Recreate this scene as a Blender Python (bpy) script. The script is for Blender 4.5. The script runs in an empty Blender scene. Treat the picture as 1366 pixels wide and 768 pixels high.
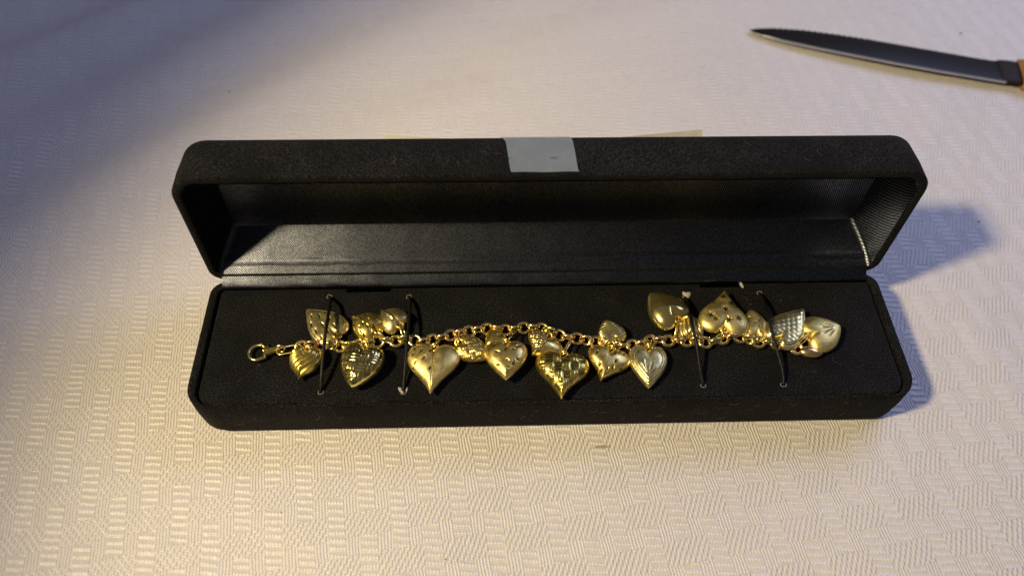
import bpy, bmesh, math, random
from mathutils import Vector, Matrix
random.seed(11)
sc = bpy.context.scene
COL = sc.collection
R = math.radians
CM = 0.01

# ------------------------------------------------------------------ camera
FPX = 991.04                                   # focal length in photo pixels (1366 wide)
CAM = Vector((-1.93, -14.308, 22.167))         # cm
PITCH, YAW, ROLL = 0.974, -0.051, 0.029
cf = Vector((-math.sin(YAW) * math.cos(PITCH), math.cos(YAW) * math.cos(PITCH), -math.sin(PITCH)))
r0 = Vector((math.cos(YAW), math.sin(YAW), 0)); u0 = r0.cross(cf)
cr = math.cos(ROLL) * r0 + math.sin(ROLL) * u0
cu = -math.sin(ROLL) * r0 + math.cos(ROLL) * u0
cam_d = bpy.data.cameras.new('camera'); cam = bpy.data.objects.new('camera', cam_d); COL.objects.link(cam)
cam_d.sensor_width = 36.0; cam_d.lens = FPX / 1366 * 36.0
cam_d.clip_start = 0.005; cam_d.clip_end = 20
cam.matrix_world = Matrix(((cr.x, cu.x, -cf.x, CAM.x * CM), (cr.y, cu.y, -cf.y, CAM.y * CM), (cr.z, cu.z, -cf.z, CAM.z * CM), (0, 0, 0, 1)))
cam_d.dof.use_dof = True; cam_d.dof.focus_distance = 0.235; cam_d.dof.aperture_fstop = 8.0
sc.camera = cam

# ------------------------------------------------------------------ world and lamps
w = bpy.data.worlds.new('World'); sc.world = w; w.use_nodes = True
w.node_tree.nodes['Background'].inputs[0].default_value = (0.96, 0.88, 1.0, 1)
w.node_tree.nodes['Background'].inputs[1].default_value = 0.062

def lamp(name, kind, loc, target, energy, color):
    d = bpy.data.lights.new(name, kind); o = bpy.data.objects.new(name, d); COL.objects.link(o)
    o.location = Vector(loc) * CM
    o.rotation_euler = (Vector(target) - Vector(loc)).to_track_quat('-Z', 'Y').to_euler()
    d.energy = energy; d.color = color
    return d
key = lamp('reading_lamp_light', 'SPOT', (-45.6, -19.0, 58.8), (18.3, -2.2, 0), 23.4, (1.0, 0.80, 0.47))
key.spot_size = R(49.0); key.spot_blend = 0.58; key.shadow_soft_size = 0.036
win = lamp('window_light', 'AREA', (64, 48, 58), (12, 3, 0), 4.4, (0.48, 0.56, 1.0))
win.shape = 'RECTANGLE'; win.size = 0.6; win.size_y = 0.5

sc.view_settings.view_transform = 'Standard'; sc.view_settings.look = 'None'
sc.view_settings.exposure = 0.0; sc.view_settings.gamma = 1.0
sc.view_settings.use_curve_mapping = False

# ------------------------------------------------------------------ helpers
WL = {}
def reg(o, wl): WL[o.name] = Vector(wl)
def empty(name, loc, parent=None):
    o = bpy.data.objects.new(name, None); COL.objects.link(o); o.empty_display_size = 0.01
    p = WL[parent.name] if parent else Vector((0, 0, 0))
    o.parent = parent; o.location = (Vector(loc) - p) * CM; reg(o, loc)
    return o
def mesh_data(name, verts, faces, mat, smooth=True):
    me = bpy.data.meshes.new(name)
    me.from_pydata([Vector(v) * CM for v in verts], [], faces)
    bm = bmesh.new(); bm.from_mesh(me); bmesh.ops.recalc_face_normals(bm, faces=bm.faces); bm.to_mesh(me); bm.free()
    for p in me.polygons: p.use_smooth = smooth
    me.materials.append(mat); me.update()
    return me
def obj(name, verts, faces, mat, parent=None, origin=None, smooth=True, attr=None, sharp=None):
    """one mesh object; verts in world cm, origin = its own origin in world cm"""
    o0 = Vector(origin) if origin is not None else (WL[parent.name] if parent else Vector((0, 0, 0)))
    me = mesh_data(name, [Vector(v) - o0 for v in verts], faces, mat, smooth)
    if attr is not None:
        a = me.attributes.new('mark', 'FLOAT', 'POINT')
        a.data.foreach_set('value', attr)
    if sharp: me.set_sharp_from_angle(angle=R(sharp))
    o = bpy.data.objects.new(name, me); COL.objects.link(o)
    p = WL[parent.name] if parent else Vector((0, 0, 0))
    o.parent = parent; o.location = (o0 - p) * CM; reg(o, o0)
    return o
def tag(o, label=None, cat=None, kind=None, group=None):
    if label: o['label'] = label
    if cat: o['category'] = cat
    if kind: o['kind'] = kind
    if group: o['group'] = group
    return o
def at(px, py, z):
    """photo pixel -> point (cm) on the horizontal plane at height z"""
    d = cf + (px - 683) / FPX * cr - (py - 384) / FPX * cu
    return CAM + d * ((z - CAM.z) / d.z)
def smooth01(t): t = min(1, max(0, t)); return t * t * (3 - 2 * t)
def catmull(P, n=8, closed=False):
    P = [Vector(p) for p in P]; out = []; N = len(P)
    for i in range(N if closed else N - 1):
        g = (lambda k: P[k % N]) if closed else (lambda k: P[min(max(k, 0), N - 1)])
        a, b, c, d = g(i - 1), g(i), g(i + 1), g(i + 2)
        for k in range(n):
            t = k / n
            out.append(0.5 * ((2 * b) + (c - a) * t + (2 * a - 5 * b + 4 * c - d) * t * t + (3 * b - a - 3 * c + d) * t ** 3))
    if not closed: out.append(P[-1])
    return out
def tube(path, rad, seg=10, closed=False, caps=True, flat=1.0):
    path = [Vector(p) for p in path]; n = len(path); V = []; F = []
    rf = rad if callable(rad) else (lambda t: rad)
    T = []
    for i in range(n):
        a = path[(i - 1) % n] if closed or i > 0 else path[0]
        b = path[(i + 1) % n] if closed or i < n - 1 else path[-1]
        T.append((b - a).normalized())
    up = Vector((0, 0, 1)) if abs(T[0].z) < 0.9 else Vector((1, 0, 0))
    nr = (up - T[0] * up.dot(T[0])).normalized()
    for i in range(n):
        nr = (nr - T[i] * nr.dot(T[i])).normalized(); bi = T[i].cross(nr)
        r_ = rf(i / max(1, n - 1))
        for k in range(seg):
            a = 2 * math.pi * k / seg
            V.append(path[i] + nr * math.cos(a) * r_ + bi * math.sin(a) * r_ * flat)
    for i in range(n if closed else n - 1):
        for k in range(seg):
            a = i * seg + k; b = i * seg + (k + 1) % seg
            c = ((i + 1) % n) * seg + (k + 1) % seg; d = ((i + 1) % n) * seg + k
            F.append((a, b, c, d))
    if not closed and caps:
        F.append(tuple(range(seg))); F.append(tuple((n - 1) * seg + k for k in reversed(range(seg))))
    return V, F
def oval(c, ax, ay, ra, rb, n=28):
    c = Vector(c)
    return [c + Vector(ax) * ra * math.cos(2 * math.pi * k / n) + Vector(ay) * rb * math.sin(2 * math.pi * k / n) for k in range(n)]
def rrect(x0, x1, y0, y1, rf, rb, n=10):
    """rounded rectangle outline; rf radius at y0 (front) corners, rb at y1 (back)"""
    out = []
    for cx, cy, r, a0 in ((x1 - rf, y0 + rf, rf, -90), (x1 - rb, y1 - rb, rb, 0), (x0 + rb, y1 - rb, rb, 90), (x0 + rf, y0 + rf, rf, 180)):
        for k in range(n + 1):
            a = R(a0 + 90 * k / n); out.append((cx + r * math.cos(a), cy + r * math.sin(a)))
    return out
def loft(rings, cap0=True, cap1=True):
    V = []; F = []; n = len(rings[0])
    for r in rings: V += [Vector(p) for p in r]
    for i in range(len(rings) - 1):
        for k in range(n):
            F.append((i * n + k, i * n + (k + 1) % n, (i + 1) * n + (k + 1) % n, (i + 1) * n + k))
    if cap0: F.append(tuple(reversed(range(n))))
    if cap1: F.append(tuple((len(rings) - 1) * n + k for k in range(n)))
    return V, F

# ---------- tiny expression layer over shader math nodes
class X:
    nt = None
    def __init__(s, sock): s.s = sock
    @staticmethod
    def m(op, *a):
        nd = X.nt.nodes.new('ShaderNodeMath'); nd.operation = op
        for i, v in enumerate(a):
            if isinstance(v, X): X.nt.links.new(v.s, nd.inputs[i])
            else: nd.inputs[i].default_value = v
        return X(nd.outputs[0])
    def __add__(a, b): return X.m('ADD', a, b)
    __radd__ = __add__
    def __sub__(a, b): return X.m('SUBTRACT', a, b)
    def __rsub__(a, b): return X.m('SUBTRACT', b, a)
    def __mul__(a, b): return X.m('MULTIPLY', a, b)
    __rmul__ = __mul__
    def __truediv__(a, b): return X.m('DIVIDE', a, b)
def xsin(a): return X.m('SINE', a)
def xfloor(a): return X.m('FLOOR', a)
def xfract(a): return X.m('FRACT', a)
def xgt(a, b): return X.m('GREATER_THAN', a, b)
def xlt(a, b): return X.m('LESS_THAN', a, b)
def xmax(a, b): return X.m('MAXIMUM', a, b)
def xmin(a, b): return X.m('MINIMUM', a, b)
def xabs(a): return X.m('ABSOLUTE', a)
def xpow(a, b): return X.m('POWER', a, b)
def sstep(x, e0, e1):
    nd = X.nt.nodes.new('ShaderNodeMapRange'); nd.interpolation_type = 'SMOOTHSTEP'
    X.nt.links.new(x.s, nd.inputs[0]); nd.inputs[1].default_value = e0; nd.inputs[2].default_value = e1
    return X(nd.outputs[0])
def noise(vec, scale, detail=2.0, rough=0.5):
    nd = X.nt.nodes.new('ShaderNodeTexNoise'); nd.inputs['Scale'].default_value = scale
    nd.inputs['Detail'].default_value = detail; nd.inputs['Roughness'].default_value = rough
    X.nt.links.new(vec, nd.inputs['Vector'])
    return X(nd.outputs['Fac'])
def mixcol(f, a, b):
    nd = X.nt.nodes.new('ShaderNodeMix'); nd.data_type = 'RGBA'
    if isinstance(f, X): X.nt.links.new(f.s, nd.inputs[0])
    else: nd.inputs[0].default_value = f
    for i, v in ((6, a), (7, b)):
        if hasattr(v, 'is_output'): X.nt.links.new(v, nd.inputs[i])
        else: nd.inputs[i].default_value = (*v, 1)
    return nd.outputs[2]
def newmat(name, col=(0.5, 0.5, 0.5), rough=0.5, metal=0.0, spec=0.5):
    m = bpy.data.materials.new(name); m.use_nodes = True; X.nt = m.node_tree
    b = m.node_tree.nodes['Principled BSDF']
    b.inputs['Base Color'].default_value = (*col, 1); b.inputs['Roughness'].default_value = rough
    b.inputs['Metallic'].default_value = metal; b.inputs['Specular IOR Level'].default_value = spec
    return m, b
def link(a, b): X.nt.links.new(a.s if isinstance(a, X) else a, b)
def objco():
    nd = X.nt.nodes.new('ShaderNodeTexCoord'); return nd.outputs['Object']
def sep(v):
    nd = X.nt.nodes.new('ShaderNodeSeparateXYZ'); X.nt.links.new(v, nd.inputs[0])
    return X(nd.outputs[0]), X(nd.outputs[1]), X(nd.outputs[2])
def bump(h, dist, strength=1.0, prev=None):
    nd = X.nt.nodes.new('ShaderNodeBump'); nd.inputs['Distance'].default_value = dist; nd.inputs['Strength'].default_value = strength
    link(h, nd.inputs['Height'])
    if prev is not None: X.nt.links.new(prev, nd.inputs['Normal'])
    return nd.outputs['Normal']

# ------------------------------------------------------------------ materials
def mat_cloth():
    m, b = newmat('woven_damask', (0.7, 0.68, 0.64), 0.5)
    co = objco()
    x, y, z = sep(co)
    n1 = noise(co, 60, 2); n2 = noise(co, 55, 2)
    nA = noise(co, 900, 2)
    ca, sa = math.cos(R(9)), math.sin(R(9))
    U = (x * ca + y * sa) * 100 + (n1 - 0.5) * 0.16 + 50.0
    V = (y * ca - x * sa) * 100 + (n2 - 0.5) * 0.16 + 50.0
    c, P = 0.91, 2.5
    uu = U / c; fu = xfract(uu); odd = X.m('MODULO', xfloor(uu), 2.0)
    vv = V / P + odd * 0.5
    v = xfract(vv); v2 = xfract(vv + 0.5)
    incol = xgt(0.26 - xabs(fu - 0.5), 0.0)
    band = xgt(v, 0.72); band2 = xgt(v2, 0.72)
    H = xmax(band, (1 - incol) * band2)
    Vm = incol * (1 - band)
    G = (1 - H) * (1 - Vm)
    tp = 2 * math.pi
    jit = noise(co, 420, 2); U2 = U + (jit - 0.5) * 0.05; V2 = V + (noise(co, 380, 2) - 0.5) * 0.06
    rib = xsin(U2 * (tp / 0.092)) * 0.5 + 0.5                 # warp yarns
    dot = xsin((V2 + U2 * 0.45) * (tp / 0.088)) * 0.5 + 0.5     # interlacing points
    # weft floats: cross ridges in the upright bars
    rV = xsin((V2 + (fu - 0.5) * 0.20) * (tp / 0.225)) * 0.5 + 0.5
    rV = xpow(rV, 1.8) * (0.60 + 0.40 * rib)
    # warp floats: diagonal cords in the lying bars
    rH = xsin((U2 - V2 * 0.62) * (tp / 0.165)) * 0.5 + 0.5
    rH = xpow(rH, 1.1) * (0.6 + 0.4 * dot) * 0.75 + rib * 0.25
    # ground: fine upright ribs of beads
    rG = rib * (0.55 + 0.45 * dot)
    h = Vm * (rV * 0.85 + 0.05) + H * rH * 0.9 + G * rG * 0.6 + nA * 0.5
    wr = noise(co, 9, 3)
    nb = bump(wr + noise(co, 26, 3) * 0.35, 0.0045, 0.55)
    link(bump(h, 0.00031, 1.0, nb), b.inputs['Normal'])
    # relief shade put into yarn colour: bright floats, darker gaps between yarns; few stains
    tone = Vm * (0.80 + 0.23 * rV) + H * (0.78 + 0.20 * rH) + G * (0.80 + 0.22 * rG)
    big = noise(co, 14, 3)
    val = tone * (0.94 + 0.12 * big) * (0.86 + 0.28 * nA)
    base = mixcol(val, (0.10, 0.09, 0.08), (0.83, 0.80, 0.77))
    dx = x * 100 - 1.55; dy = y * 100 + 5.35
    sp = noise(co, 1500, 1)
    st = xgt(1.0 - xpow(xabs(dx) / 0.45, 2.0) - xpow(xabs(dy) / 0.10, 2.0) - sp * 0.9, 0.25)
    base = mixcol(st * 0.6, base, (0.30, 0.16, 0.08))
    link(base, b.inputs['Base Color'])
    b.inputs['Roughness'].default_value = 0.42
    b.inputs['Specular IOR Level'].default_value = 0.55
    b.inputs['Anisotropic'].default_value = 0.72
    b.inputs['Sheen Weight'].default_value = 0.08
    # thread direction: weft floats run along U, warp floats along V
    vm = X.nt.nodes.new('ShaderNodeMix'); vm.data_type = 'VECTOR'
    link(Vm, vm.inputs[0]); vm.inputs[4].default_value = (-sa, ca, 0); vm.inputs[5].default_value = (ca, sa, 0)
    link(vm.outputs[1], b.inputs['Tangent'])
    return m
def mat_suede(name, lo, hi, scale=1.0):
    m, b = newmat(name, (0.015, 0.014, 0.013), 0.95, spec=0.12)
    co = objco()
    n = noise(co, 1500 * scale, 3, 0.75); big = noise(co, 55, 4, 0.6); mid = noise(co, 500 * scale, 2)
    f = sstep(n, 0.42, 0.78) * (0.45 + 0.75 * sstep(big, 0.3, 0.7))
    link(mixcol(f, lo, hi), b.inputs['Base Color'])
    b.inputs['Sheen Weight'].default_value = 0.03; b.inputs['Sheen Roughness'].default_value = 0.4
    b.inputs['Sheen Tint'].default_value = (0.8, 0.75, 0.7, 1)
    link(bump(n + mid * 0.5, 0.00025, 0.9), b.inputs['Normal'])
    return m
def mat_satin(name, sg):
    m, b = newmat(name, (0.1, 0.1, 0.1), 0.34, 1.0)
    co = objco(); x, y, z = sep(co)
    tp = 2 * math.pi
    q = (z + y * sg) * 100
    n = noise(co, 1900, 2, 0.7); wob = noise(co, 200, 2)
    tw = xsin((x * 100 + q * 0.62 + wob * 0.05) * (tp / 0.070)) * 0.5 + 0.5
    tw2 = xsin((x * 100 - q * 1.5) * (tp / 0.105)) * 0.5 + 0.5
    dots = xpow(tw * (0.45 + 0.55 * tw2), 1.2) * (0.55 + 0.9 * sstep(n, 0.35, 0.7))
    wr = noise(co, 38, 3, 0.5); wr2 = noise(co, 130, 2)
    nb = bump(wr + wr2 * 0.15, 0.0014, 0.45)
    link(bump(tw + n * 0.8, 0.00002, 1.0, nb), b.inputs['Normal'])
    link(0.285 + n * 0.05, b.inputs['Roughness'])
    link(mixcol(dots, (0.010, 0.011, 0.016), (0.26, 0.285, 0.34)), b.inputs['Base Color'])
    return m
def mat_gold(name, col, rough, scratch=0.5, marks=True):
    m, b = newmat(name, col, rough, 0.95)
    co = objco()
    n = noise(co, 420, 3, 0.6); f = noise(co, 2600, 2, 0.7); cl = noise(co, 160, 2)
    link(rough * 0.75 + sstep(n, 0.3, 0.7) * (rough * 0.45), b.inputs['Roughness'])
    base = mixcol(sstep(cl, 0.3, 0.75), col, (col[0] * 0.97, col[1] * 0.90, col[2] * 0.78))
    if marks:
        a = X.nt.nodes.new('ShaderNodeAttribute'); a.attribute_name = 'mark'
        base = mixcol(X(a.outputs['Fac']) * 0.92, base, (0.09, 0.058, 0.018))  # oxidised cuts, with their dark reflection also put into the colour
    link(base, b.inputs['Base Color'])
    link(bump(f * scratch + n * 0.12, 0.0001, 0.5), b.inputs['Normal'])
    return m
M = {}
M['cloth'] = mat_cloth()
M['suede'] = mat_suede('black_suede', (0.004, 0.004, 0.0043), (0.048, 0.048, 0.051), 1.4)
M['pad'] = mat_suede('black_suede_pad', (0.0036, 0.0036, 0.0040), (0.048, 0.049, 0.056), 1.4)
M['satin'] = mat_satin('black_satin', -1.0)
M['satin_flap'] = mat_satin('black_satin_flap', 1.0)
M['gold_rich'] = mat_gold('gold_rich', (1.0, 0.83, 0.22), 0.28)
M['gold_polish'] = mat_gold('gold_polished', (0.98, 0.85, 0.32), 0.19, 0.2)
M['gold_pale'] = mat_gold('gold_pale', (0.96, 0.86, 0.40), 0.33)
M['gold_matte'] = mat_gold('gold_brushed', (1.0, 0.84, 0.32), 0.43, 1.2)
M['gold_rose'] = mat_gold('gold_rose', (1.0, 0.80, 0.27), 0.35)
M['gold_chain'] = mat_gold('gold_chain', (0.97, 0.84, 0.38), 0.22, 0.3, marks=False)
M['gold_link_rose'] = mat_gold('gold_chain_rose', (0.93, 0.68, 0.36), 0.25, 0.3, marks=False)
def simple(name, col, rough, metal=0.0, spec=0.5, nscale=None, nd=0.0001, var=0.15):
    m, b = newmat(name, col, rough, metal, spec)
    if nscale:
        co = objco(); n = noise(co, nscale, 3, 0.6)
        link(mixcol(n, tuple(c * (1 - var) for c in col), tuple(min(1, c * (1 + var)) for c in col)), b.inputs['Base Color'])
        link(bump(n, nd, 0.6), b.inputs['Normal'])
    return m, b
M['cord'] = simple('black_elastic', (0.006, 0.006, 0.006), 0.45, 0.0, 0.3, nscale=1800, nd=0.0002, var=0.6)[0]
M['foam'] = simple('white_foam', (0.45, 0.42, 0.37), 0.9, nscale=900, nd=0.0003)[0]
M['paper'] = simple('cream_paper', (0.84, 0.85, 0.88), 0.75, nscale=300)[0]
m_, b_ = simple('frosted_tape', (0.44, 0.52, 0.62), 0.20, nscale=130, nd=0.0007)
b_.inputs['Alpha'].default_value = 0.29; b_.inputs['Specular IOR Level'].default_value = 0.6
M['tape'] = m_
M['blade'] = simple('steel_dark_reflection', (0.011, 0.0095, 0.008), 0.3, 0.0, 0.16, nscale=220, nd=0.00003)[0]  # near-black colour stands in for the blade's dark reflection
M['spine'] = simple('bright_steel', (0.62, 0.62, 0.64), 0.35, 1.0, nscale=400, nd=0.00003)[0]
M['bolster'] = simple('bronzed_steel', (0.022, 0.016, 0.011), 0.6, 0.0, 0.12, nscale=200)[0]
M['brass'] = simple('brass', (0.85, 0.58, 0.22), 0.3, 1.0, nscale=300)[0]
def mat_wood():
    m, b = newmat('walnut', (0.2, 0.1, 0.04), 0.45)
    co = objco(); mp = X.nt.nodes.new('ShaderNodeMapping'); X.nt.links.new(co, mp.inputs[0]); mp.inputs['Scale'].default_value = (8, 90, 90)
    n = noise(mp.outputs[0], 4, 4, 0.6)
    link(mixcol(n, (0.22, 0.10, 0.04), (0.50, 0.28, 0.11)), b.inputs['Base Color'])
    return m
M['wood'] = mat_wood()
M['lint'] = simple('pale_lint', (0.20, 0.18, 0.155), 0.9, nscale=500)[0]
M['crumb'] = simple('dark_crumb', (0.05, 0.035, 0.025), 0.8, nscale=900)[0]

# ------------------------------------------------------------------ tablecloth
def wrinkle(x, y):
    h = 0.07 * math.sin(0.16 * x + 0.10 * y + 0.6) + 0.06 * math.sin(0.31 * x - 0.22 * y + 2.0)
    # soft crease running up to the right in the far left corner
    d = (x + 24.0) * -0.62 + (y - 13.5) * 0.78
    h += 0.16 * math.exp(-(d / 0.8) ** 2) / (1 + math.exp((x + 12) * 0.6)) / (1 + math.exp(-(x + 34) * 0.6))
    d2 = (x - 2.0) * -0.30 + (y - 15.5) * 0.95
    h += 0.10 * math.exp(-(d2 / 1.3) ** 2) * math.exp(-((x - 2) / 10) ** 2)
    for cx, cy, an, wd_, am, ln_ in ((9, -7.4, 24, .55, .05, 7), (-9.5, -7.2, -12, .6, .045, 6), (16, 7, 62, .6, .06, 6), (1, -8.6, 8, .5, .04, 5), (15.5, -3.5, 105, .6, .05, 5)):
        c_, s_ = math.cos(R(an)), math.sin(R(an)); l_ = (x - cx) * c_ + (y - cy) * s_; t_ = -(x - cx) * s_ + (y - cy) * c_ + 0.02 * l_ * l_
        h += am * math.exp(-(t_ / wd_) ** 2 - (l_ / ln_) ** 2)
    # broad soft folds across the far left
    d3 = -0.62 * (x + 12) + 0.78 * (y - 8)
    f3 = smooth01((y - 1.0 - 0.15 * (x + 15)) / 9) * smooth01((9 - x) / 14)
    h += 0.16 * f3 * math.sin(d3 * 2 * math.pi / 5.2 + 0.6 * math.sin(x * 0.21)) + 0.10 * smooth01((-8 - x) / 12) * math.sin(d3 * 0.75 + 1.0)
    # the box and the knife press the cloth flat
    k = 1.0
    if abs(x) < 16 and -9 < y < 5:
        k = min(1, max(0, abs(x) - 11.2, y - 0.2, -4.9 - y) / 4.0)
    return h * k - 0.001
def build_cloth():
    def axis(lo, hi, f0, f1, fine, coarse):
        a = []; v = lo
        while v < hi - 1e-6:
            a.append(v); v += fine if f0 <= v < f1 else coarse
        a.append(hi); return a
    xs = axis(-70, 70, -28, 28, 0.35, 3.0); ys = axis(-50, 60, -11, 21, 0.35, 3.0)
    V = [(x, y, wrinkle(x, y)) for y in ys for x in xs]; nx = len(xs)
    F = [(j * nx + i, j * nx + i + 1, (j + 1) * nx + i + 1, (j + 1) * nx + i) for j in range(len(ys) - 1) for i in range(nx - 1)]
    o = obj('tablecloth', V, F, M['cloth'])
    tag(o, 'off white damask tablecloth with woven basket pattern under the box', None, 'structure')
build_cloth()

# ------------------------------------------------------------------ jewellery box
W2, D, HB, HL, TH = 11.18, 4.673, 1.733, 1.791, 1.633
ZP = HB - 0.03                                # top of the insert pad
def shell_rings(H, flip=False, front=1.0):
    prof = []
    rb = 0.32
    for k in range(7):
        t = R(90 * k / 6); prof.append((rb * (1 - math.sin(t)), rb * (1 - math.cos(t))))
    prof.append((-0.02, H * 0.6))
    rr, wd = 0.11, 0.30
    for k in range(1, 8):
        t = R(180 * k / 8); prof.append((0.0 + rr * (1 - math.cos(t)) * 1.0 if k <= 4 else wd - rr * (1 - math.cos(math.pi - t)), H - rr + rr * math.sin(t)))
    prof += [(wd, H - 0.2), (wd + 0.01, 0.25)]
    rings = []
    for k_, (ins, z) in enumerate(prof):
        rf, rk = max(0.12, 0.88 - ins), max(0.1, 0.50 - ins)
        rings.append([(x, y, (H - z) if flip else z) for x, y in rrect(-W2 + ins, W2 - ins, -D + (ins if k_ < 12 else min(ins, rr + (ins - rr) * front)), -ins, rf, rk, 10)])
    return rings
box = empty('jewelry_box', (0, -D / 2, 0))
tag(box, 'long open black suede jewelry box with satin lined lid', 'jewelry box')
V, F = loft(shell_rings(HB, front=0.12)); obj('base', V, F, M['suede'], box, (0, -D / 2, 0))
# insert pad with a shallow notch at the back near each end
def pad_outline(ins):
    x0, x1, y0, y1 = -W2 + 0.37 + ins, W2 - 0.37 - ins, -D + 0.15 + ins, -0.34 - ins
    o = rrect(x0, x1, y0, y1, 0.55, 0.15, 10)
    xa, xb = at(935, 380, HB).x, at(990, 380, HB).x; xc, xd = at(463, 384, HB).x, at(521, 384, HB).x
    dp = 0.13
    res = []
    for i, p in enumerate(o):
        res.append(p)
        if i == 21:                            # end of the right rear corner: walk the rear edge to the left
            for q in ((xb + ins, y1), (xb + ins, y1 - dp), (xa - ins, y1 - dp), (xa - ins, y1), (xd + ins, y1), (xd + ins, y1 - dp), (xc - ins, y1 - dp), (xc - ins, y1)):
                res.append(q)
    return res
rings = [[(x, y, z) for x, y in pad_outline(i)] for i, z in ((0, 0.3), (0, ZP - 0.10), (0.012, ZP - 0.045), (0.045, ZP - 0.012), (0.10, ZP))]
V, F = loft(rings); pad = obj('insert_pad', V, F, M['pad'], box, (0, -D / 2, ZP))
pad.data.set_sharp_from_angle(angle=R(50))
# lid, hinged at the back edge and standing open
lid = empty('lid', (0, 0, HB), box); lid.rotation_euler = (-TH, 0, 0)
def lidobj(name, V, F, mat, smooth=True, sharp=None):
    me = mesh_data(name, V, F, mat, smooth)
    if sharp: me.set_sharp_from_angle(angle=R(sharp))
    o = bpy.data.objects.new(name, me); COL.objects.link(o); o.parent = lid; return o
V, F = loft(shell_rings(HL, True)); lidobj('lid_shell', V, F, M['suede'])
def lining():
    prof = [(.31, .31, .30, .04), (.34, .33, .42, .30), (.42, .36, .60, .62), (.55, .42, .80, 1.00), (.70, .50, 1.00, 1.36), (.75, .53, 1.08, 1.48), (.82, .62, 1.16, 1.50), (1.3, 1.0, 1.6, 1.51), (1.8, 1.4, 2.0, 1.50)]
    rings = []
    for si, fi, bi, b in prof:
        rings.append([(x, y, b) for x, y in rrect(-W2 + si, W2 - si, -D + fi, -bi, 0.26, 0.18, 10)])
    return loft(rings, cap0=False)
V, F = lining(); lidobj('satin_lining', V, F, M['satin'], sharp=38)
# satin hinge flap bridging base and lid
def lw(a, b): return (-a * math.cos(TH) + b * math.sin(TH), HB + a * math.sin(TH) + b * math.cos(TH))
fp = [(-0.33, HB - 0.5), (-0.325, HB - 0.16), (-0.30, HB - 0.01), (-0.22, HB + 0.07), (-0.02, HB + 0.19), (0.20, HB + 0.32), lw(0.495, 0.38), lw(0.555, 0.50), lw(0.575, 0.54), lw(0.56, 0.555)]
fp = catmull([(0, a, b) for a, b in fp], 4)
V = []; F = []; nx = 120
for j, p in enumerate(fp):
    for i in range(nx + 1):
        x = -10.78 + 21.56 * i / nx
        wv = 0.02 * math.sin(x * 2.3 + j * 0.2) * math.sin(x * 0.9) + 0.03 * math.exp(-((x + 7) / 1.2) ** 2) * math.sin(x * 5 + j * .35)
        wv *= max(0.0, 1 - 1.25 * j / len(fp))
        V.append((x, p.y - wv * 0.6, p.z + wv))
n = nx + 1
F = [(j * n + i, j * n + i + 1, (j + 1) * n + i + 1, (j + 1) * n + i) for j in range(len(fp) - 1) for i in range(nx)]
obj('hinge_flap', V, F, M['satin_flap'], box, (0, 0, HB))

# elastic cords through the pad, each over the bracelet (children of the pad)
def cord(pts, fluff):
    P = [at(px, py, ZP + h) for px, py, h in pts]
    P = [P[0] + Vector((0, 0.02, -0.25))] + P + [P[-1] + Vector((0, -0.02, -0.25))]
    path = catmull(P, 8)
    V, F = tube(path, lambda t: 0.053 + 0.005 * math.sin(t * 47) + 0.004 * math.sin(t * 123), 10)
    c = obj('elastic_cord', V, F, M['cord'], pad, P[2])
    return c
cord([(440, 397, 0), (440, 404, .40), (436, 432, .66), (432, 462, .58), (429, 500, .30), (428, 523, 0)], 0)
cord([(546, 397, 0), (547, 404, .25), (546, 425, .42), (543, 455, .48), (540, 495, .25), (538, 522, 0)], 0)
cord([(914, 397, 0), (917, 405, .30), (923, 432, .66), (929, 458, .56), (934, 492, .24), (938, 513, 0)], 0)
cord([(1013, 392, 0), (1018, 399, .25), (1026, 425, .58), (1033, 456, .52), (1044, 494, .22), (1045, 513, 0)], 0)
def hole(px, py, r=0.085):
    c = at(px, py, ZP + 0.012)
    pts = oval(c, (1, 0, 0), (0, 1, 0), r, r * 0.85, 14)
    pts = [p + Vector((random.uniform(-.012, .012), random.uniform(-.012, .012), random.uniform(0, .02))) for p in pts]
    V, F = tube(pts, 0.016, 6, closed=True)
    return obj('hole_rim', V, F, M['lint'], pad, c)
for p in ((440, 396), (546, 396), (1013, 391), (428, 523), (538, 523), (914, 396), (938, 514), (1045, 513)): hole(*p)
def fluff(pts, h=0.05, z0=0.005):
    """torn scrap of foam: a small pillow with an irregular outline"""
    P = [at(px, py, ZP + z0) for px, py in pts]; c = sum(P, Vector()) / len(P)
    P = catmull(P, 4, True); V = []; n = len(P)
    for s, z in ((1, 0), (0.96, .6), (0.7, 1.0)): V += [c + (p - c) * s + Vector((0, 0, h * z + (random.uniform(-.01, .01) if z else 0))) for p in P]
    V.append(c + Vector((0, 0, h * 1.1))); F = []
    for i in range(2):
        for k in range(n): F.append((i * n + k, i * n + (k + 1) % n, (i + 1) * n + (k + 1) % n, (i + 1) * n + k))
    for k in range(n): F.append((2 * n + k, 2 * n + (k + 1) % n, 3 * n))
    return obj('foam_scrap', V, F, M['foam'], pad, c)
fluff([(910, 390), (914, 392), (919, 390), (922, 394), (917, 399), (912, 395)], 0.09)
fluff([(531, 517), (535, 517), (539, 523), (537, 525), (533, 522)], 0.04)
fluff([(541, 521), (543, 516), (544, 519), (542, 524)], 0.03)
fluff([(986, 378), (989, 377), (992, 384), (989, 383)], 0.06)

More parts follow.
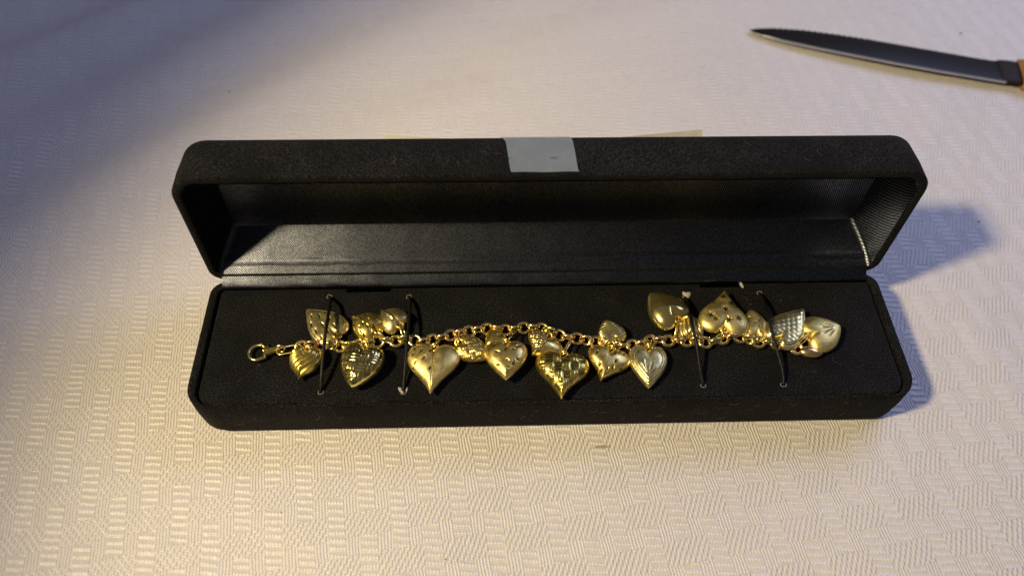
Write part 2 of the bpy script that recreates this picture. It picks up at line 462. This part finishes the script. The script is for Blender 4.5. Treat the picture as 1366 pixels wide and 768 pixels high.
# ------------------------------------------------------------------ bracelet
brc = empty('charm_bracelet', at(700, 452, ZP))
tag(brc, 'gold charm bracelet hung with puffed hearts lying in the open box', 'bracelet')
chain_px = [(403, 462), (420, 460), (450, 462), (482, 460), (510, 455), (530, 455), (548, 453), (562, 456), (582, 452), (605, 446), (632, 441), (655, 438), (675, 440), (692, 438), (711, 436), (725, 439), (738, 444), (752, 449), (768, 451), (785, 455), (805, 457), (830, 461), (850, 459), (872, 454), (900, 455), (920, 455), (937, 457), (952, 456), (967, 451), (985, 449), (1005, 455), (1025, 457), (1045, 460), (1062, 465)]
path = catmull([at(x, y, ZP + 0.19) for x, y in chain_px], 24)
seg = [0]
for a, b in zip(path, path[1:]): seg.append(seg[-1] + (b - a).length)
def along(s):
    s = min(max(s, 0), seg[-1] - 1e-6)
    lo, hi = 0, len(seg) - 1
    while hi - lo > 1:
        mid = (lo + hi) // 2
        if seg[mid] <= s: lo = mid
        else: hi = mid
    t = (s - seg[lo]) / (seg[hi] - seg[lo])
    return path[lo].lerp(path[hi], t), (path[min(hi + 3, len(path) - 1)] - path[max(lo - 3, 0)]).normalized()
V, F = tube(oval((0, 0, 0), (1, 0, 0), (0, 1, 0), 0.19, 0.16, 30), 0.056, 10, closed=True)
me_link = mesh_data('link', V, F, M['gold_chain']); me_link_r = mesh_data('link', V, F, M['gold_link_rose'])
pitch = 0.288; nl = int(seg[-1] / pitch)
for i in range(nl + 1):
    p, t = along(i * seg[-1] / nl)
    side = Vector((0, 0, 1)).cross(t).normalized()
    roll = R(18 + random.uniform(-10, 10)) if i % 2 == 0 else R(88 + random.uniform(-22, 22))
    a = side * math.cos(roll) + Vector((0, 0, 1)) * math.sin(roll); n_ = t.cross(a)
    t2 = (t + side * random.uniform(-.12, .12)).normalized(); a = (a - t2 * a.dot(t2)).normalized(); n_ = t2.cross(a)
    o = bpy.data.objects.new('link', me_link_r if random.random() < 0.22 else me_link); COL.objects.link(o); o.parent = brc
    q = (p + Vector((0, 0, 0.03 if i % 2 else 0.0)) - WL[brc.name]) * CM
    o.matrix_local = Matrix(((t2.x, a.x, n_.x, q.x), (t2.y, a.y, n_.y, q.y), (t2.z, a.z, n_.z, q.z), (0, 0, 0, 1)))

# ---- heart charms
OUT = {
    'classic': [(0, .36), (.055, .425), (.14, .487), (.25, .5), (.365, .46), (.455, .37), (.497, .25), (.485, .10), (.42, -.05), (.31, -.20), (.18, -.345), (.07, -.455), (0, -.5)],
    'curl': [(0, .37), (.06, .43), (.15, .485), (.26, .495), (.375, .455), (.46, .375), (.5, .26), (.485, .13), (.42, .01), (.31, -.11), (.19, -.235), (.085, -.375), (0, -.5)],
    'point': [(0, .38), (.05, .43), (.13, .485), (.25, .5), (.37, .465), (.46, .375), (.5, .23), (.485, .06), (.42, -.10), (.30, -.235), (.165, -.335), (.06, -.41), (0, -.5)],
    'fat': [(0, .38), (.05, .43), (.13, .485), (.25, .5), (.37, .465), (.46, .375), (.5, .23), (.485, .06), (.425, -.10), (.32, -.245), (.20, -.37), (.09, -.46), (0, -.5)],
}
def outline(kind, n=64, bend=0.0):
    h = catmull([(x, y, 0) for x, y in OUT[kind]], 12)
    L = [0]
    for a, b in zip(h, h[1:]): L.append(L[-1] + (b - a).length)
    half = []
    for k in range(n + 1):
        s = L[-1] * k / n; j = max(0, min(len(h) - 2, next((i for i in range(1, len(L)) if L[i] >= s - 1e-9), len(L) - 1) - 1))
        t = (s - L[j]) / max(1e-9, L[j + 1] - L[j]); half.append(h[j].lerp(h[j + 1], t))
    full = [(p.x, p.y) for p in half] + [(-p.x, p.y) for p in reversed(half[1:-1])]
    return [(x + bend * max(0, 0.1 - y) ** 2, y) for x, y in full]
def dash_fn(marks):
    """marks: (x, y, half length, half width, angle deg)"""
    ms = [(x, y, l, w_, math.cos(R(a)), math.sin(R(a))) for x, y, l, w_, a in marks]
    def f(x, y, s):
        best = 0
        for mx, my, l, w_, c, s_ in ms:
            dx, dy = x - mx, y - my
            if abs(dx) > l + w_ or abs(dy) > l + w_: continue
            e = ((dx * c + dy * s_) / l) ** 2 + ((-dx * s_ + dy * c) / w_) ** 2
            if e < 1: best = max(best, 1 - e)
        return -0.030 * best ** 0.7, smooth01(best * 1.6)
    return f
def fn_plain(x, y, s): return 0, 0
def fn_ribs(ang, pitch, amp):
    c, s_ = math.cos(R(ang)), math.sin(R(ang))
    def f(x, y, s):
        v = math.sin((x * c + y * s_ + 0.06 * math.sin(6 * (x * s_ - y * c))) * 2 * math.pi / pitch)
        k = smooth01((1 - s) / 0.08)
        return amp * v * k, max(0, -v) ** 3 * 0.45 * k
    return f
def fn_weave(cell, lines, amp, rot=0.0):
    c, s_ = math.cos(R(rot)), math.sin(R(rot))
    def f(x, y, s):
        u, v = (x * c + y * s_) / cell, (-x * s_ + y * c) / cell
        i, j = math.floor(u), math.floor(v); fu, fv = u - i, v - j
        k = smooth01((1 - s) / 0.08)
        if (i + j) % 2 == 0: t, e = fu, fv
        else: t, e = fv, fu
        bul = math.sin(math.pi * e) ** 0.6
        r_ = math.sin(t * lines * 2 * math.pi)
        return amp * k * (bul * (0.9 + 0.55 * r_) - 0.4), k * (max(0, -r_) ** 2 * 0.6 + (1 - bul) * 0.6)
    return f
def fn_weave2(cell, amp, rot):
    """strips with blocks of upright ridges alternating with plain blocks"""
    c, s_ = math.cos(R(rot)), math.sin(R(rot))
    def f(x, y, s):
        u, v = (x * c + y * s_) / cell, (-x * s_ + y * c) / (cell * 0.62)
        j = math.floor(v); uu = u + 0.5 * (j % 2); i = math.floor(uu); fu, fv = uu - i, v - j
        k = smooth01((1 - s) / 0.08); eu = math.sin(math.pi * fv) ** 0.5
        if fu < 0.56:
            t = fu / 0.56; r_ = math.sin(t * 3 * 2 * math.pi)
            return amp * k * (eu * (0.85 + 0.4 * r_) * math.sin(math.pi * t) ** 0.4), k * (max(0, -r_) ** 2 * 0.35 + (1 - eu) * 0.6)
        r_ = math.sin(fv * 3 * 2 * math.pi)
        return amp * k * (-0.15 + 0.3 * r_), k * (0.72 + 0.2 * max(0, -r_) ** 2)
    return f
def fn_star(pts, r_=0.10):
    m = []
    for x, y in pts:
        a0 = random.uniform(0, 60)
        for k in range(3): m.append((x, y, r_, r_ * 0.2, a0 + 60 * k))
    return dash_fn(m)
def fn_snake(x, y, s):
    u, v = x / 0.19, y / 0.14; j = math.floor(v); uu = u + 0.5 * (j % 2)
    fu, fv = uu - math.floor(uu) - .5, v - j - .5
    d = math.sqrt(fu * fu + fv * fv); k = smooth01((0.86 - s) / 0.05); g = 1 - smooth01(abs(s - .875) / .03)
    return k * 0.012 * max(0, 1 - d * 1.7) - 0.02 * g, k * smooth01(d * 1.8 - .4) * .38 + 0.5 * g
def with_groove(f, s0=0.82, wd=0.03, depth=0.022, bead=None):
    def g(x, y, s):
        dz, mk = f(x, y, s) if s < s0 - wd else (0, 0)
        e = max(0, 1 - abs(s - s0) / wd)
        dz -= depth * e; mk = max(mk, e * 0.8)
        if bead and s > s0 + wd:
            a = math.atan2(y, x); v = math.sin(a * bead); dz += 0.012 * v; mk = max(mk, max(0, -v) * 0.4)
        return dz, mk
    return g
def fn_mid(f, depth=0.02, wd=0.02, side=-1):
    def g(x, y, s):
        dz, mk = f(x, y, s) if x * side > 0 else (0, 0)
        e = max(0, 1 - abs(x) / wd)
        return dz - depth * e, max(mk, e * 0.6)
    return g
def fn_fine(pitch, amp, wav=0.05):
    def f(x, y, s):
        v = math.sin((y + wav * math.sin(x * 9)) * 2 * math.pi / pitch); k = smooth01((1 - s) / 0.06)
        return amp * v * k, max(0, -v) * 0.4 * k
    return f
def fn_leaf(x, y, s):
    d = 0; mk = 0
    for a, L in ((-28, .55), (-8, .62), (14, .55), (38, .4)):
        px, py = x + 0.02, y + 0.42
        c, s_ = math.cos(R(90 - a)), math.sin(R(90 - a)); l = px * c + py * s_; t = -px * s_ + py * c
        if 0 < l < L:
            e = max(0, 1 - abs(t) / 0.035) * math.sin(math.pi * l / L) ** .5; d = max(d, e)
    return -0.03 * d, 0.7 * d
def scatter(n, w_, h_, ln, wd, ang, jit=20, seed=1, half=None):
    rg = random.Random(seed); out = []; tries = 0
    while len(out) < n and tries < 3000:
        tries += 1
        x, y = rg.uniform(-.40, .40) * w_, rg.uniform(-.34, .40) * h_
        if abs(x) / w_ > .42 * (1 - max(0, -y / h_) * 1.7): continue
        if half and x * half < 0.03: continue
        if any((x - a[0]) ** 2 + (y - a[1]) ** 2 < (ln * 2.1) ** 2 for a in out): continue
        out.append((x, y, ln * rg.uniform(.8, 1.15), wd * rg.uniform(.8, 1.2), ang + rg.uniform(-jit, jit)))
    return out
CH = []
def charm(label, notch, tip, w_, T, mat, kind='classic', fn=fn_plain, h=0.0, k=2.7, bend=0.0, tilt=(0, 0), bail=True, jump=None, mid=None):
    zc = ZP + T / 2 + h
    pn, pt = at(*notch, zc), at(*tip, zc)
    ay = (pn - pt); ln = ay.length / 0.87; ay.normalize()
    ax = ay.cross(Vector((0, 0, 1))).normalized(); az = ax.cross(ay).normalized()
    cen = pt + ay * (0.5 * ln)
    rot = Matrix.Rotation(R(tilt[0]), 3, ax) @ Matrix.Rotation(R(tilt[1]), 3, ay)
    ax, ay, az = rot @ ax, rot @ ay, rot @ az
    o = outline(kind, 64, bend); N = len(o); MR = 40; MB = 10
    V = []; A = []; F = []
    c0 = (0, 0.07)
    def ring(s, sign, fnc):
        for ox, oy in o:
            x = (c0[0] + (ox - c0[0]) * s) * w_; y = (c0[1] + (oy - c0[1]) * s) * ln
            z = 0.5 * T * max(0, 1 - s ** k) ** 0.5
            # two lobes divided by a shallow dimple below the notch
            dim = math.exp(-(ox * s / 0.07) ** 2) * smooth01((oy * s - 0.05) / 0.3) * 0.09 * T * (1 - s * 0.5)
            dz, mk = fnc(x, y, s) if fnc else (0, 0)
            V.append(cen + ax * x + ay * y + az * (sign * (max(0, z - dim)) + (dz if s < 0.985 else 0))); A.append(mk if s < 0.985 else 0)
    ss = [math.sin(0.5 * math.pi * i / MR) ** 0.9 for i in range(1, MR + 1)]
    dz, mk = fn(0, c0[1] * ln, 0)
    V.append(cen + ay * (c0[1] * ln) + az * (0.5 * T + dz - 0.0)); A.append(mk)
    for s in ss: ring(s, 1, fn)
    nb = 1 + MR * N
    sb = [math.cos(0.5 * math.pi * i / MB) for i in range(1, MB)]
    for s in sb: ring(s, -1, None)
    V.append(cen + ay * (c0[1] * ln) - az * 0.5 * T); A.append(0)
    for q in range(N): F.append((0, 1 + q, 1 + (q + 1) % N))
    nr = MR + len(sb)
    for i in range(nr - 1):
        for q in range(N):
            a = 1 + i * N + q; b = 1 + i * N + (q + 1) % N
            F.append((a, b, b + N, a + N))
    last = len(V) - 1; b0 = 1 + (nr - 1) * N
    for q in range(N): F.append((b0 + q, last, b0 + (q + 1) % N))
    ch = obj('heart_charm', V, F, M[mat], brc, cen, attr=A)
    ch['label'] = label
    top = cen + ay * (0.37 * ln)
    nn = along_nearest(jump if jump else None, top)
    if bail:
        bc = top + ay * 0.09 + az * 0.07
        V, F = tube(oval(bc, ay, (ax * 0.93 + az * 0.36).normalized(), 0.125, 0.115, 20), 0.042, 8, closed=True)
        obj('bail', V, F, M['gold_rich'], ch, bc)
        a = bc + ay * 0.05; b = nn + Vector((0, 0, 0.08)); mdl = (a + b) / 2; dr = (b - a)
        if dr.length < 0.12: dr = ay * 0.12
        half = dr.length / 2 + 0.06; dr.normalize()
        sd = (dr.cross(az)).normalized(); sd = (sd * 0.35 + az * 0.94).normalized(); sd = (sd - dr * sd.dot(dr)).normalized()
        V, F = tube(oval(mdl, dr, sd, half, 0.11, 24), 0.033, 8, closed=True)
        obj('jump_ring', V, F, M['gold_chain'], ch, mdl)
    CH.append((label, cen, w_, ln))
    return ch
def along_nearest(px, top):
    if px: return at(px[0], px[1], ZP + 0.17)
    return min(path, key=lambda p: (p - top).length)

charm('small heart charm with slanting polished ribs beside the clasp', (411, 470), (398, 506), 1.02, .50, 'gold_rich', 'point', fn_ribs(-28, .15, .026), jump=(410, 460), tilt=(4, -6))
charm('brushed heart charm with dashes and a raised border, under the first cord', (448, 446), (409, 413), 1.22, .30, 'gold_pale', 'classic', with_groove(dash_fn(scatter(12, 1.1, 1.3, .115, .026, 60, 10, 3)), .84), k=4.5, jump=(452, 460))
charm('small puffed heart charm with dark notches pointing left', (501, 441), (469, 423), 1.0, .58, 'gold_rich', 'point', dash_fn(scatter(15, 1.0, 1.0, .07, .027, 62, 8, 5)), jump=(512, 452))
charm('plain pale heart charm next to the second cord', (532, 434), (507, 413), .93, .50, 'gold_pale', 'point', fn_mid(fn_plain, -.03, .06), k=2.0, jump=(540, 452), tilt=(6, 4))
charm('puffed heart charm with woven line pattern hanging left of centre', (488, 468), (469, 517), 1.32, .74, 'gold_polish', 'fat', fn_weave(.31, 3, .018, 4), jump=(490, 459))
charm('large heart charm split into a dashed half and a satin half', (579, 468), (574, 525), 1.64, .55, 'gold_matte', 'curl', fn_mid(dash_fn(scatter(9, 1.6, 1.6, .095, .036, 75, 15, 9, half=-1)), .03, .03), k=2.6, jump=(584, 455))
charm('small textured heart charm tucked behind its neighbour', (616, 460), (654, 478), .92, .46, 'gold_rose', 'fat', fn_weave(.17, 3, .016, 45), jump=(612, 446))
charm('little smooth heart charm half hidden under the chain', (668, 448), (648, 462), .78, .36, 'gold_rich', 'fat', fn_plain, h=.06, jump=(676, 440), bail=False)
charm('heart charm with smooth border and scattered cuts at the centre', (675, 462), (675, 507), 1.34, .52, 'gold_rose', 'classic', with_groove(dash_fn(scatter(10, 1.0, 1.1, .09, .035, 20, 60, 21)), .80, .025, .02), h=.14, k=2.8, jump=(686, 446))
charm('tilted heart charm with one ribbed half and one smooth half', (731, 452), (714, 478), 1.25, .48, 'gold_rose', 'curl', fn_mid(fn_weave(.16, 2, .022, 20), .02, .025), h=.12, k=2.2, bend=-.3, jump=(725, 442), tilt=(-6, 10))
charm('large heart charm with bold basket weave relief', (751, 478), (745, 531), 1.66, .60, 'gold_rich', 'curl', fn_weave2(.50, .022, 8), k=3.6, bend=.15, jump=(763, 452))
charm('heart charm with oval dimples below the chain', (814, 470), (805, 509), 1.34, .50, 'gold_rose', 'curl', dash_fn(scatter(10, 1.35, 1.2, .085, .04, 80, 20, 14)), k=2.8, bend=-.2, jump=(818, 460), tilt=(0, 5))
charm('small heart charm with fine wavy lines above the chain', (820, 454), (806, 428), .92, .46, 'gold_pale', 'fat', fn_fine(.085, .012), jump=(822, 458))
charm('heart charm with beaded rim and engraved leaf centre', (864, 469), (865, 518), 1.22, .42, 'gold_pale', 'classic', with_groove(with_groove(fn_leaf, .70, .03, .025), .84, .03, .03, 46), k=4.0, jump=(866, 458))
charm('plain polished puffed heart charm above the third cord', (901, 426), (866, 392), 1.30, .72, 'gold_polish', 'fat', fn_plain, k=2.0, h=.04, jump=(900, 453))
charm('small ribbed heart charm partly under the third cord', (921, 449), (916, 417), .86, .50, 'gold_pale', 'fat', fn_ribs(15, .15, .03), jump=(922, 455), bail=False)
charm('large brushed heart charm engraved with little stars', (965, 438), (966, 388), 1.60, .50, 'gold_matte', 'curl', fn_star([(0, .0), (.38, -.28), (-.40, -.22), (-.42, .26), (.45, .30), (.05, -.50), (.30, .42), (-.12, .38), (-.2, -.3)], .15), k=3.2, jump=(963, 452), h=.08)
charm('little brushed heart charm with curved nicks, left of the fourth cord', (1010, 448), (1002, 413), .92, .36, 'gold_matte', 'fat', dash_fn(scatter(9, .9, .9, .07, .022, 30, 40, 31)), jump=(1008, 455))
charm('square looking heart charm with scale texture and bright edge', (1038, 452), (1072, 413), 1.18, .40, 'gold_pale', 'classic', fn_snake, k=4.5, h=.08, jump=(1040, 459))
charm('satin heart charm with fanned grooves at the end of the chain', (1080, 449), (1122, 437), 1.30, .48, 'gold_matte', 'fat', fn_leaf, k=2.8, bend=.10, jump=(1060, 464), h=.02)

# ---- clasp, its long link and the end tag
def P(px, py, h): return at(px, py, ZP + h)
cl = empty('lobster_clasp', P(350, 470, 0), brc); 
hook = catmull([P(357, 463.5, .16), P(350, 460.5, .16), P(342, 461, .16), P(335, 465, .16), P(332, 471, .16), P(334, 477, .16), P(340, 480, .16), P(347, 478.5, .16), P(354, 476, .16)], 6)
V, F = tube(hook, lambda t: 0.045 + 0.03 * abs(t - .5), 10); obj('hook', V, F, M['gold_chain'], cl, hook[0])
body = catmull([P(352, 469.5, .17), P(358, 468.5, .17), P(364, 467, .17), P(370, 465, .16), P(374, 464, .15)], 6)
V, F = tube(body, lambda t: 0.15 * (1 - t) ** .8 + 0.05 + (-0.07 if t < .03 else 0), 14, flat=0.8); obj('clasp_body', V, F, M['gold_rich'], cl, body[0])
V, F = tube(catmull([P(355, 465, .24), P(351, 461, .27), P(348, 458, .27)], 4), lambda t: 0.05 - .015 * t, 8); obj('lever', V, F, M['gold_rose'], cl)
def stadium(a, b, rad, n=10):
    d = (b - a).normalized(); s = Vector((0, 0, 1)).cross(d).normalized(); o = []
    for k in range(n + 1):
        t = R(-90 + 180 * k / n); o.append(b + d * rad * math.cos(t) + s * rad * math.sin(t))
    for k in range(n + 1):
        t = R(90 + 180 * k / n); o.append(a + d * rad * math.cos(t) + s * rad * math.sin(t))
    return o
V, F = tube(oval(P(374, 465, .15), (1, 0, 0), (0, .5, .86), .13, .12, 22), .035, 8, closed=True); obj('jump_ring', V, F, M['gold_chain'], brc, P(374, 465, .15))
V, F = tube(stadium(P(375, 468, .16), P(397, 464, .20), .125), .032, 8, closed=True); obj('long_link', V, F, M['gold_chain'], brc, P(384, 466, .15))
V, F = tube(oval(P(1066, 467, .15), (1, -.2, 0), (.1, .8, .5), .14, .12, 22), .04, 8, closed=True); obj('jump_ring', V, F, M['gold_link_rose'], brc, P(1066, 467, .15))
tg = catmull([P(1067, 467, .2), P(1073, 468.5, .2), P(1082, 469.5, .2), P(1090, 470, .19), P(1097, 468, .18)], 6)
V, F = tube(tg, lambda t: 0.03 + 0.125 * math.sin(math.pi * min(1, t * 0.9 + .08)) ** .8, 14, flat=1.3); obj('end_tag', V, F, M['gold_link_rose'], brc, tg[0])

# ------------------------------------------------------------------ card and tape on the lid
def LP(x, a, b): yy, zz = lw(a, b); return Vector((x, yy, zz))
# cream card behind the lid, bowed so that its ends stand off
xl, xr = -5.15, 4.72; xm = -0.35
nx, ny = 60, 14; top = []; V = []; F = []
for side in (0, 1):
    for j in range(ny + 1):
        for i in range(nx + 1):
            x = xl + (xr - xl) * i / nx; a = D - 4.1 + 4.1 * j / ny
            e = max(0, abs(x - xm) - 0.9) / 3.9
            off = 0.05 + (0.17 if x > xm else 0.10) * e ** 1.3 * (j / ny) ** 1.5 + 0.26 * e * (j / ny) ** 5
            ext = (-0.37 + (0.05 if x > xm else 0.03) * e) * (j / ny)
            V.append(LP(x, a + ext, HL + off + 0.012 * side))
n = nx + 1; S = n * (ny + 1)
for s in (0, S):
    for j in range(ny):
        for i in range(nx): F.append((s + j * n + i, s + j * n + i + 1, s + (j + 1) * n + i + 1, s + (j + 1) * n + i))
edge = [i for i in range(nx + 1)] + [j * n + nx for j in range(1, ny + 1)] + [ny * n + i for i in range(nx - 1, -1, -1)] + [j * n for j in range(ny - 1, 0, -1)]
for k in range(len(edge)):
    a, b = edge[k], edge[(k + 1) % len(edge)]; F.append((a, b, b + S, a + S))
card = obj('paper_card', V, F, M['paper'], None, LP(xm, D - 4.1, HL + .05), sharp=40)
tag(card, 'thin cream paper card standing behind the open lid, held by tape', 'card')
# frosted tape over the top edge of the lid
prof = [(D + .030, .09), (D + .022, .13), (D + .022, .5), (D + .035, 1.0), (D + .024, 1.40)]
for k in range(7):
    t = R(90 * k / 6); prof.append((D - .32 + .345 * math.cos(t), HL - .32 + .345 * math.sin(t)))
prof += [(D - .6, HL + .09), (D - 1.4, HL + .085)]
prof = catmull([(a, b, 0) for a, b in prof], 3)
V = []; F = []; nx = 26; th = 0.008
def tape_x(t, u):
    x0 = -1.27 - .29 * t; x1 = .66 - .16 * t
    return x0 + (x1 - x0) * u
for side in (0, 1):
    for j, p in enumerate(prof):
        t = min(1, j / (len(prof) * 0.55))
        for i in range(nx + 1):
            u = i / nx; x = tape_x(t, u) - 0.0
            rip = 0.010 * math.sin(u * 9 + j * .25) * math.sin(j * .5 + 1) + (0.03 * math.sin(u * 14) ** 2 if j == 0 else 0)
            a = p.x + (th * side + rip) if p.y < HL - .2 else p.x; b = p.y + (th * side if p.y >= HL - .2 else 0)
            V.append(LP(x, a, b))
n = nx + 1; S = n * len(prof); ny = len(prof) - 1
for s in (0, S):
    for j in range(ny):
        for i in range(nx): F.append((s + j * n + i, s + j * n + i + 1, s + (j + 1) * n + i + 1, s + (j + 1) * n + i))
edge = [i for i in range(nx + 1)] + [j * n + nx for j in range(1, ny + 1)] + [ny * n + i for i in range(nx - 1, -1, -1)] + [j * n for j in range(ny - 1, 0, -1)]
for k in range(len(edge)):
    a, b = edge[k], edge[(k + 1) % len(edge)]; F.append((a, b, b + S, a + S))
tape = obj('adhesive_tape', V, F, M['tape'], None, LP(-.2, D, 1.0), sharp=40)
tag(tape, 'strip of frosted clear tape folded over the top edge of the lid', 'tape')

# ------------------------------------------------------------------ knife
def build_knife():
    tip = at(998, 40, 0.16); end = at(1338, 96, 0.20)
    dx = (end - tip).normalized(); L = (end - tip).length
    dy = Vector((0, 0, 1)).cross(dx).normalized()      # towards the far (cutting) side
    dy = (dy * math.cos(R(5)) - Vector((0, 0, 1)) * math.sin(R(5))).normalized()   # rests on its cutting edge, spine a little raised
    dz = dx.cross(dy)
    k = empty('steak_knife', (tip + end) / 2 * 1.0 - Vector((0, 0, 0.4)))
    tag(k, 'serrated steel table knife with wooden handle lying on the cloth', 'knife')
    # blade outline: spine on the near side, teeth on the far side
    near_px = [(998, 40), (1012, 47), (1040, 55), (1085, 65), (1130, 74), (1190, 86), (1250, 97), (1345, 113)]
    far_px = [(998, 40), (1010, 37.5), (1032, 36.5), (1075, 39), (1120, 45), (1160, 51), (1205, 59), (1250, 67), (1300, 76), (1345, 83)]
    def prof_of(px):
        out = []
        for x, y in px:
            p = at(x, y, 0.18) - tip; out.append((p.dot(dx), p.dot(dy)))
        return out
    A_, B_ = prof_of(near_px), prof_of(far_px)
    def ev(tab, s):
        for (s0, v0), (s1, v1) in zip(tab, tab[1:]):
            if s <= s1: return v0 + (v1 - v0) * max(0, (s - s0)) / (s1 - s0)
        return tab[-1][1]
    n = 300; V = []; F = []; SV = []; SF = []
    for i in range(n + 1):
        t = i / n; s = t * L
        near = ev(A_, s); far = ev(B_, s)
        if .08 < t < .50: far += 0.085 * (abs(math.sin(s * math.pi / 0.27)) - .5) * smooth01((t - .08) / .05) * smooth01((.50 - t) / .02)
        z = 0.13 * smooth01(t * 9) + 0.002
        wd = max(0.0, far - near)
        p = tip + dx * s
        bev = min(.34, wd * .4)
        prof = [(near, z * .5), (near, -z * .5), (far - bev, -z * .45), (far, -0.005), (far, 0.005), (far - bev, z * .45)]
        V += [p + dy * a + dz * b for a, b in prof]
        # polished rounded spine
        sp = [(near + .001, z * .5 + .003), (near - .03 * min(1, t * 9), z * .30), (near - .03 * min(1, t * 9), -z * .30), (near + .001, -z * .5 - .003)]
        SV += [p + dy * a + dz * b for a, b in sp]
    for i in range(n):
        for q in range(6):
            a = i * 6 + q; b = i * 6 + (q + 1) % 6; F.append((a, b, b + 6, a + 6))
        for q in range(4):
            a = i * 4 + q; b = i * 4 + (q + 1) % 4; SF.append((a, b, b + 4, a + 4))
    F.append(tuple(range(6))); F.append(tuple(n * 6 + q for q in range(6)))
    SF.append(tuple(range(4))); SF.append(tuple(n * 4 + q for q in range(4)))
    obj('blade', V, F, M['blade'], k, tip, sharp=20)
    obj('spine', SV, SF, M['spine'], k, tip, sharp=20)
    def seg_loft(name, mat, secs, parent=k):
        rings = []
        for s, a0, a1, hz in secs:
            p = tip + dx * s; r_ = []
            for q in range(20):
                an = 2 * math.pi * q / 20; cx, sx = math.cos(an), math.sin(an)
                r_.append(p + dy * ((a0 + a1) / 2 + (a1 - a0) / 2 * math.copysign(abs(cx) ** .6, cx)) + dz * hz * math.copysign(abs(sx) ** .6, sx))
            rings.append(r_)
        Vv, Ff = loft(rings); return obj(name, Vv, Ff, mat, parent, tip + dx * secs[0][0])
    e = L
    na, fa = ev(A_, L), ev(B_, L)
    seg_loft('bolster', M['bolster'], [(e - .30, na + .05, fa - .05, .03), (e - .08, na - .01, fa + .08, .12), (e + .15, na + .0, fa + .13, .12), (e + .5, na - .01, fa + .15, .14), (e + .72, na - .01, fa + .13, .14)])
    h = seg_loft('handle', M['wood'], [(e + .71, na - .12, fa + .22, .30), (e + 1.5, na - .16, fa + .26, .38), (e + 3, na - .10, fa + .28, .39), (e + 6, na - .1, fa + .3, .39), (e + 9, na - .25, fa + .35, .39), (e + 10.6, na - .4, fa + .3, .38), (e + 11.1, na - .1, fa + .1, .3)])
    for s in (2.4, 5.4, 8.6):
        c = tip + dx * (e + s) - dy * .1 + dz * .38
        Vv, Ff = loft([[c + dx * .22 * math.cos(2 * math.pi * q / 16) + dy * .22 * math.sin(2 * math.pi * q / 16) + dz * z for q in range(16)] for z in (-.1, .03)])
        obj('rivet', Vv, Ff, M['brass'], h, c, sharp=30)
build_knife()

# ------------------------------------------------------------------ lint and crumbs
def specks(name, mat, parent, spots, size):
    V = []; F = []
    for p, s in spots:
        b = len(V)
        for q in ((1, 0, .1), (-.3, .9, .1), (-.6, -.7, .1), (0, 0, .9)):
            V.append(p + Vector(q) * s * size)
        F += [(b, b + 1, b + 2), (b, b + 1, b + 3), (b + 1, b + 2, b + 3), (b + 2, b, b + 3)]
    o = obj(name, V, F, mat, parent, smooth=False); return o
rg = random.Random(4)
sp = [(Vector((rg.uniform(-10.3, 10.3), rg.uniform(-4.2, -.5), ZP)), rg.uniform(.3, 1.0)) for _ in range(260)]
sp += [(at(345, 487, ZP), 3.0), (at(1042, 401, ZP), 2.4), (at(1001, 406, ZP), 2.2), (at(410, 479, ZP), 1.6)]
tag(specks('lint_specks', M['lint'], pad, sp, 0.012), kind='stuff')
# curled fibres clinging to the suede
V = []; F = []
def fibre(p, nrm, L):
    t = Vector((rg.uniform(-1, 1), rg.uniform(-1, 1), rg.uniform(-1, 1))); t = (t - nrm * t.dot(nrm)).normalized(); s = nrm.cross(t)
    c = rg.uniform(-1.2, 1.2); pts = []
    for k in range(6):
        u = k / 5; pts.append(p + t * L * (u - .5) + s * L * c * (u - .5) ** 2 * 1.6 + nrm * (0.006 + 0.02 * math.sin(math.pi * u)))
    v, f = tube(pts, 0.0022, 4); b = len(V); V.extend(v); F.extend([tuple(q + b for q in ff) for ff in f])
for _ in range(38):                                     # front wall of the base
    fibre(Vector((rg.uniform(-9.8, 9.8), -D - 0.012, rg.uniform(.5, 1.6))), Vector((0, -1, 0)), rg.uniform(.08, .32))
for _ in range(22):                                     # pad
    fibre(Vector((rg.uniform(-10.2, 10.2), rg.uniform(-4.2, -.5), ZP + .003)), Vector((0, 0, 1)), rg.uniform(.06, .25))
nl_ = Vector((0, math.cos(TH - math.pi / 2 + math.pi / 2), 0)); nl_ = (LP(0, D + 1, 0) - LP(0, D, 0)).normalized()
for _ in range(22):                                     # front wall of the lid, now on top
    fibre(LP(rg.uniform(-9.8, 9.8), D + .024, rg.uniform(.3, 1.4)), nl_, rg.uniform(.06, .3))
tag(obj('lint_fibres', V, F, M['lint'], box), kind='stuff')
sp = [(at(1283, 42, 0.02), 5), (at(1251, 65, 0.02), 2.5), (at(1306, 295, .02), 4), (at(305, 120, .02), 4), (at(594, 745, .02), 2.2), (at(375, 683, .02), 2), (at(374, 12, .02), 2.5)]
sp = [(Vector((p.x, p.y, wrinkle(p.x, p.y))), s) for p, s in sp]
cr_ = specks('crumbs', M['crumb'], None, sp, 0.015)
tag(cr_, 'few tiny dark crumbs scattered over the white cloth', 'crumbs', 'stuff')
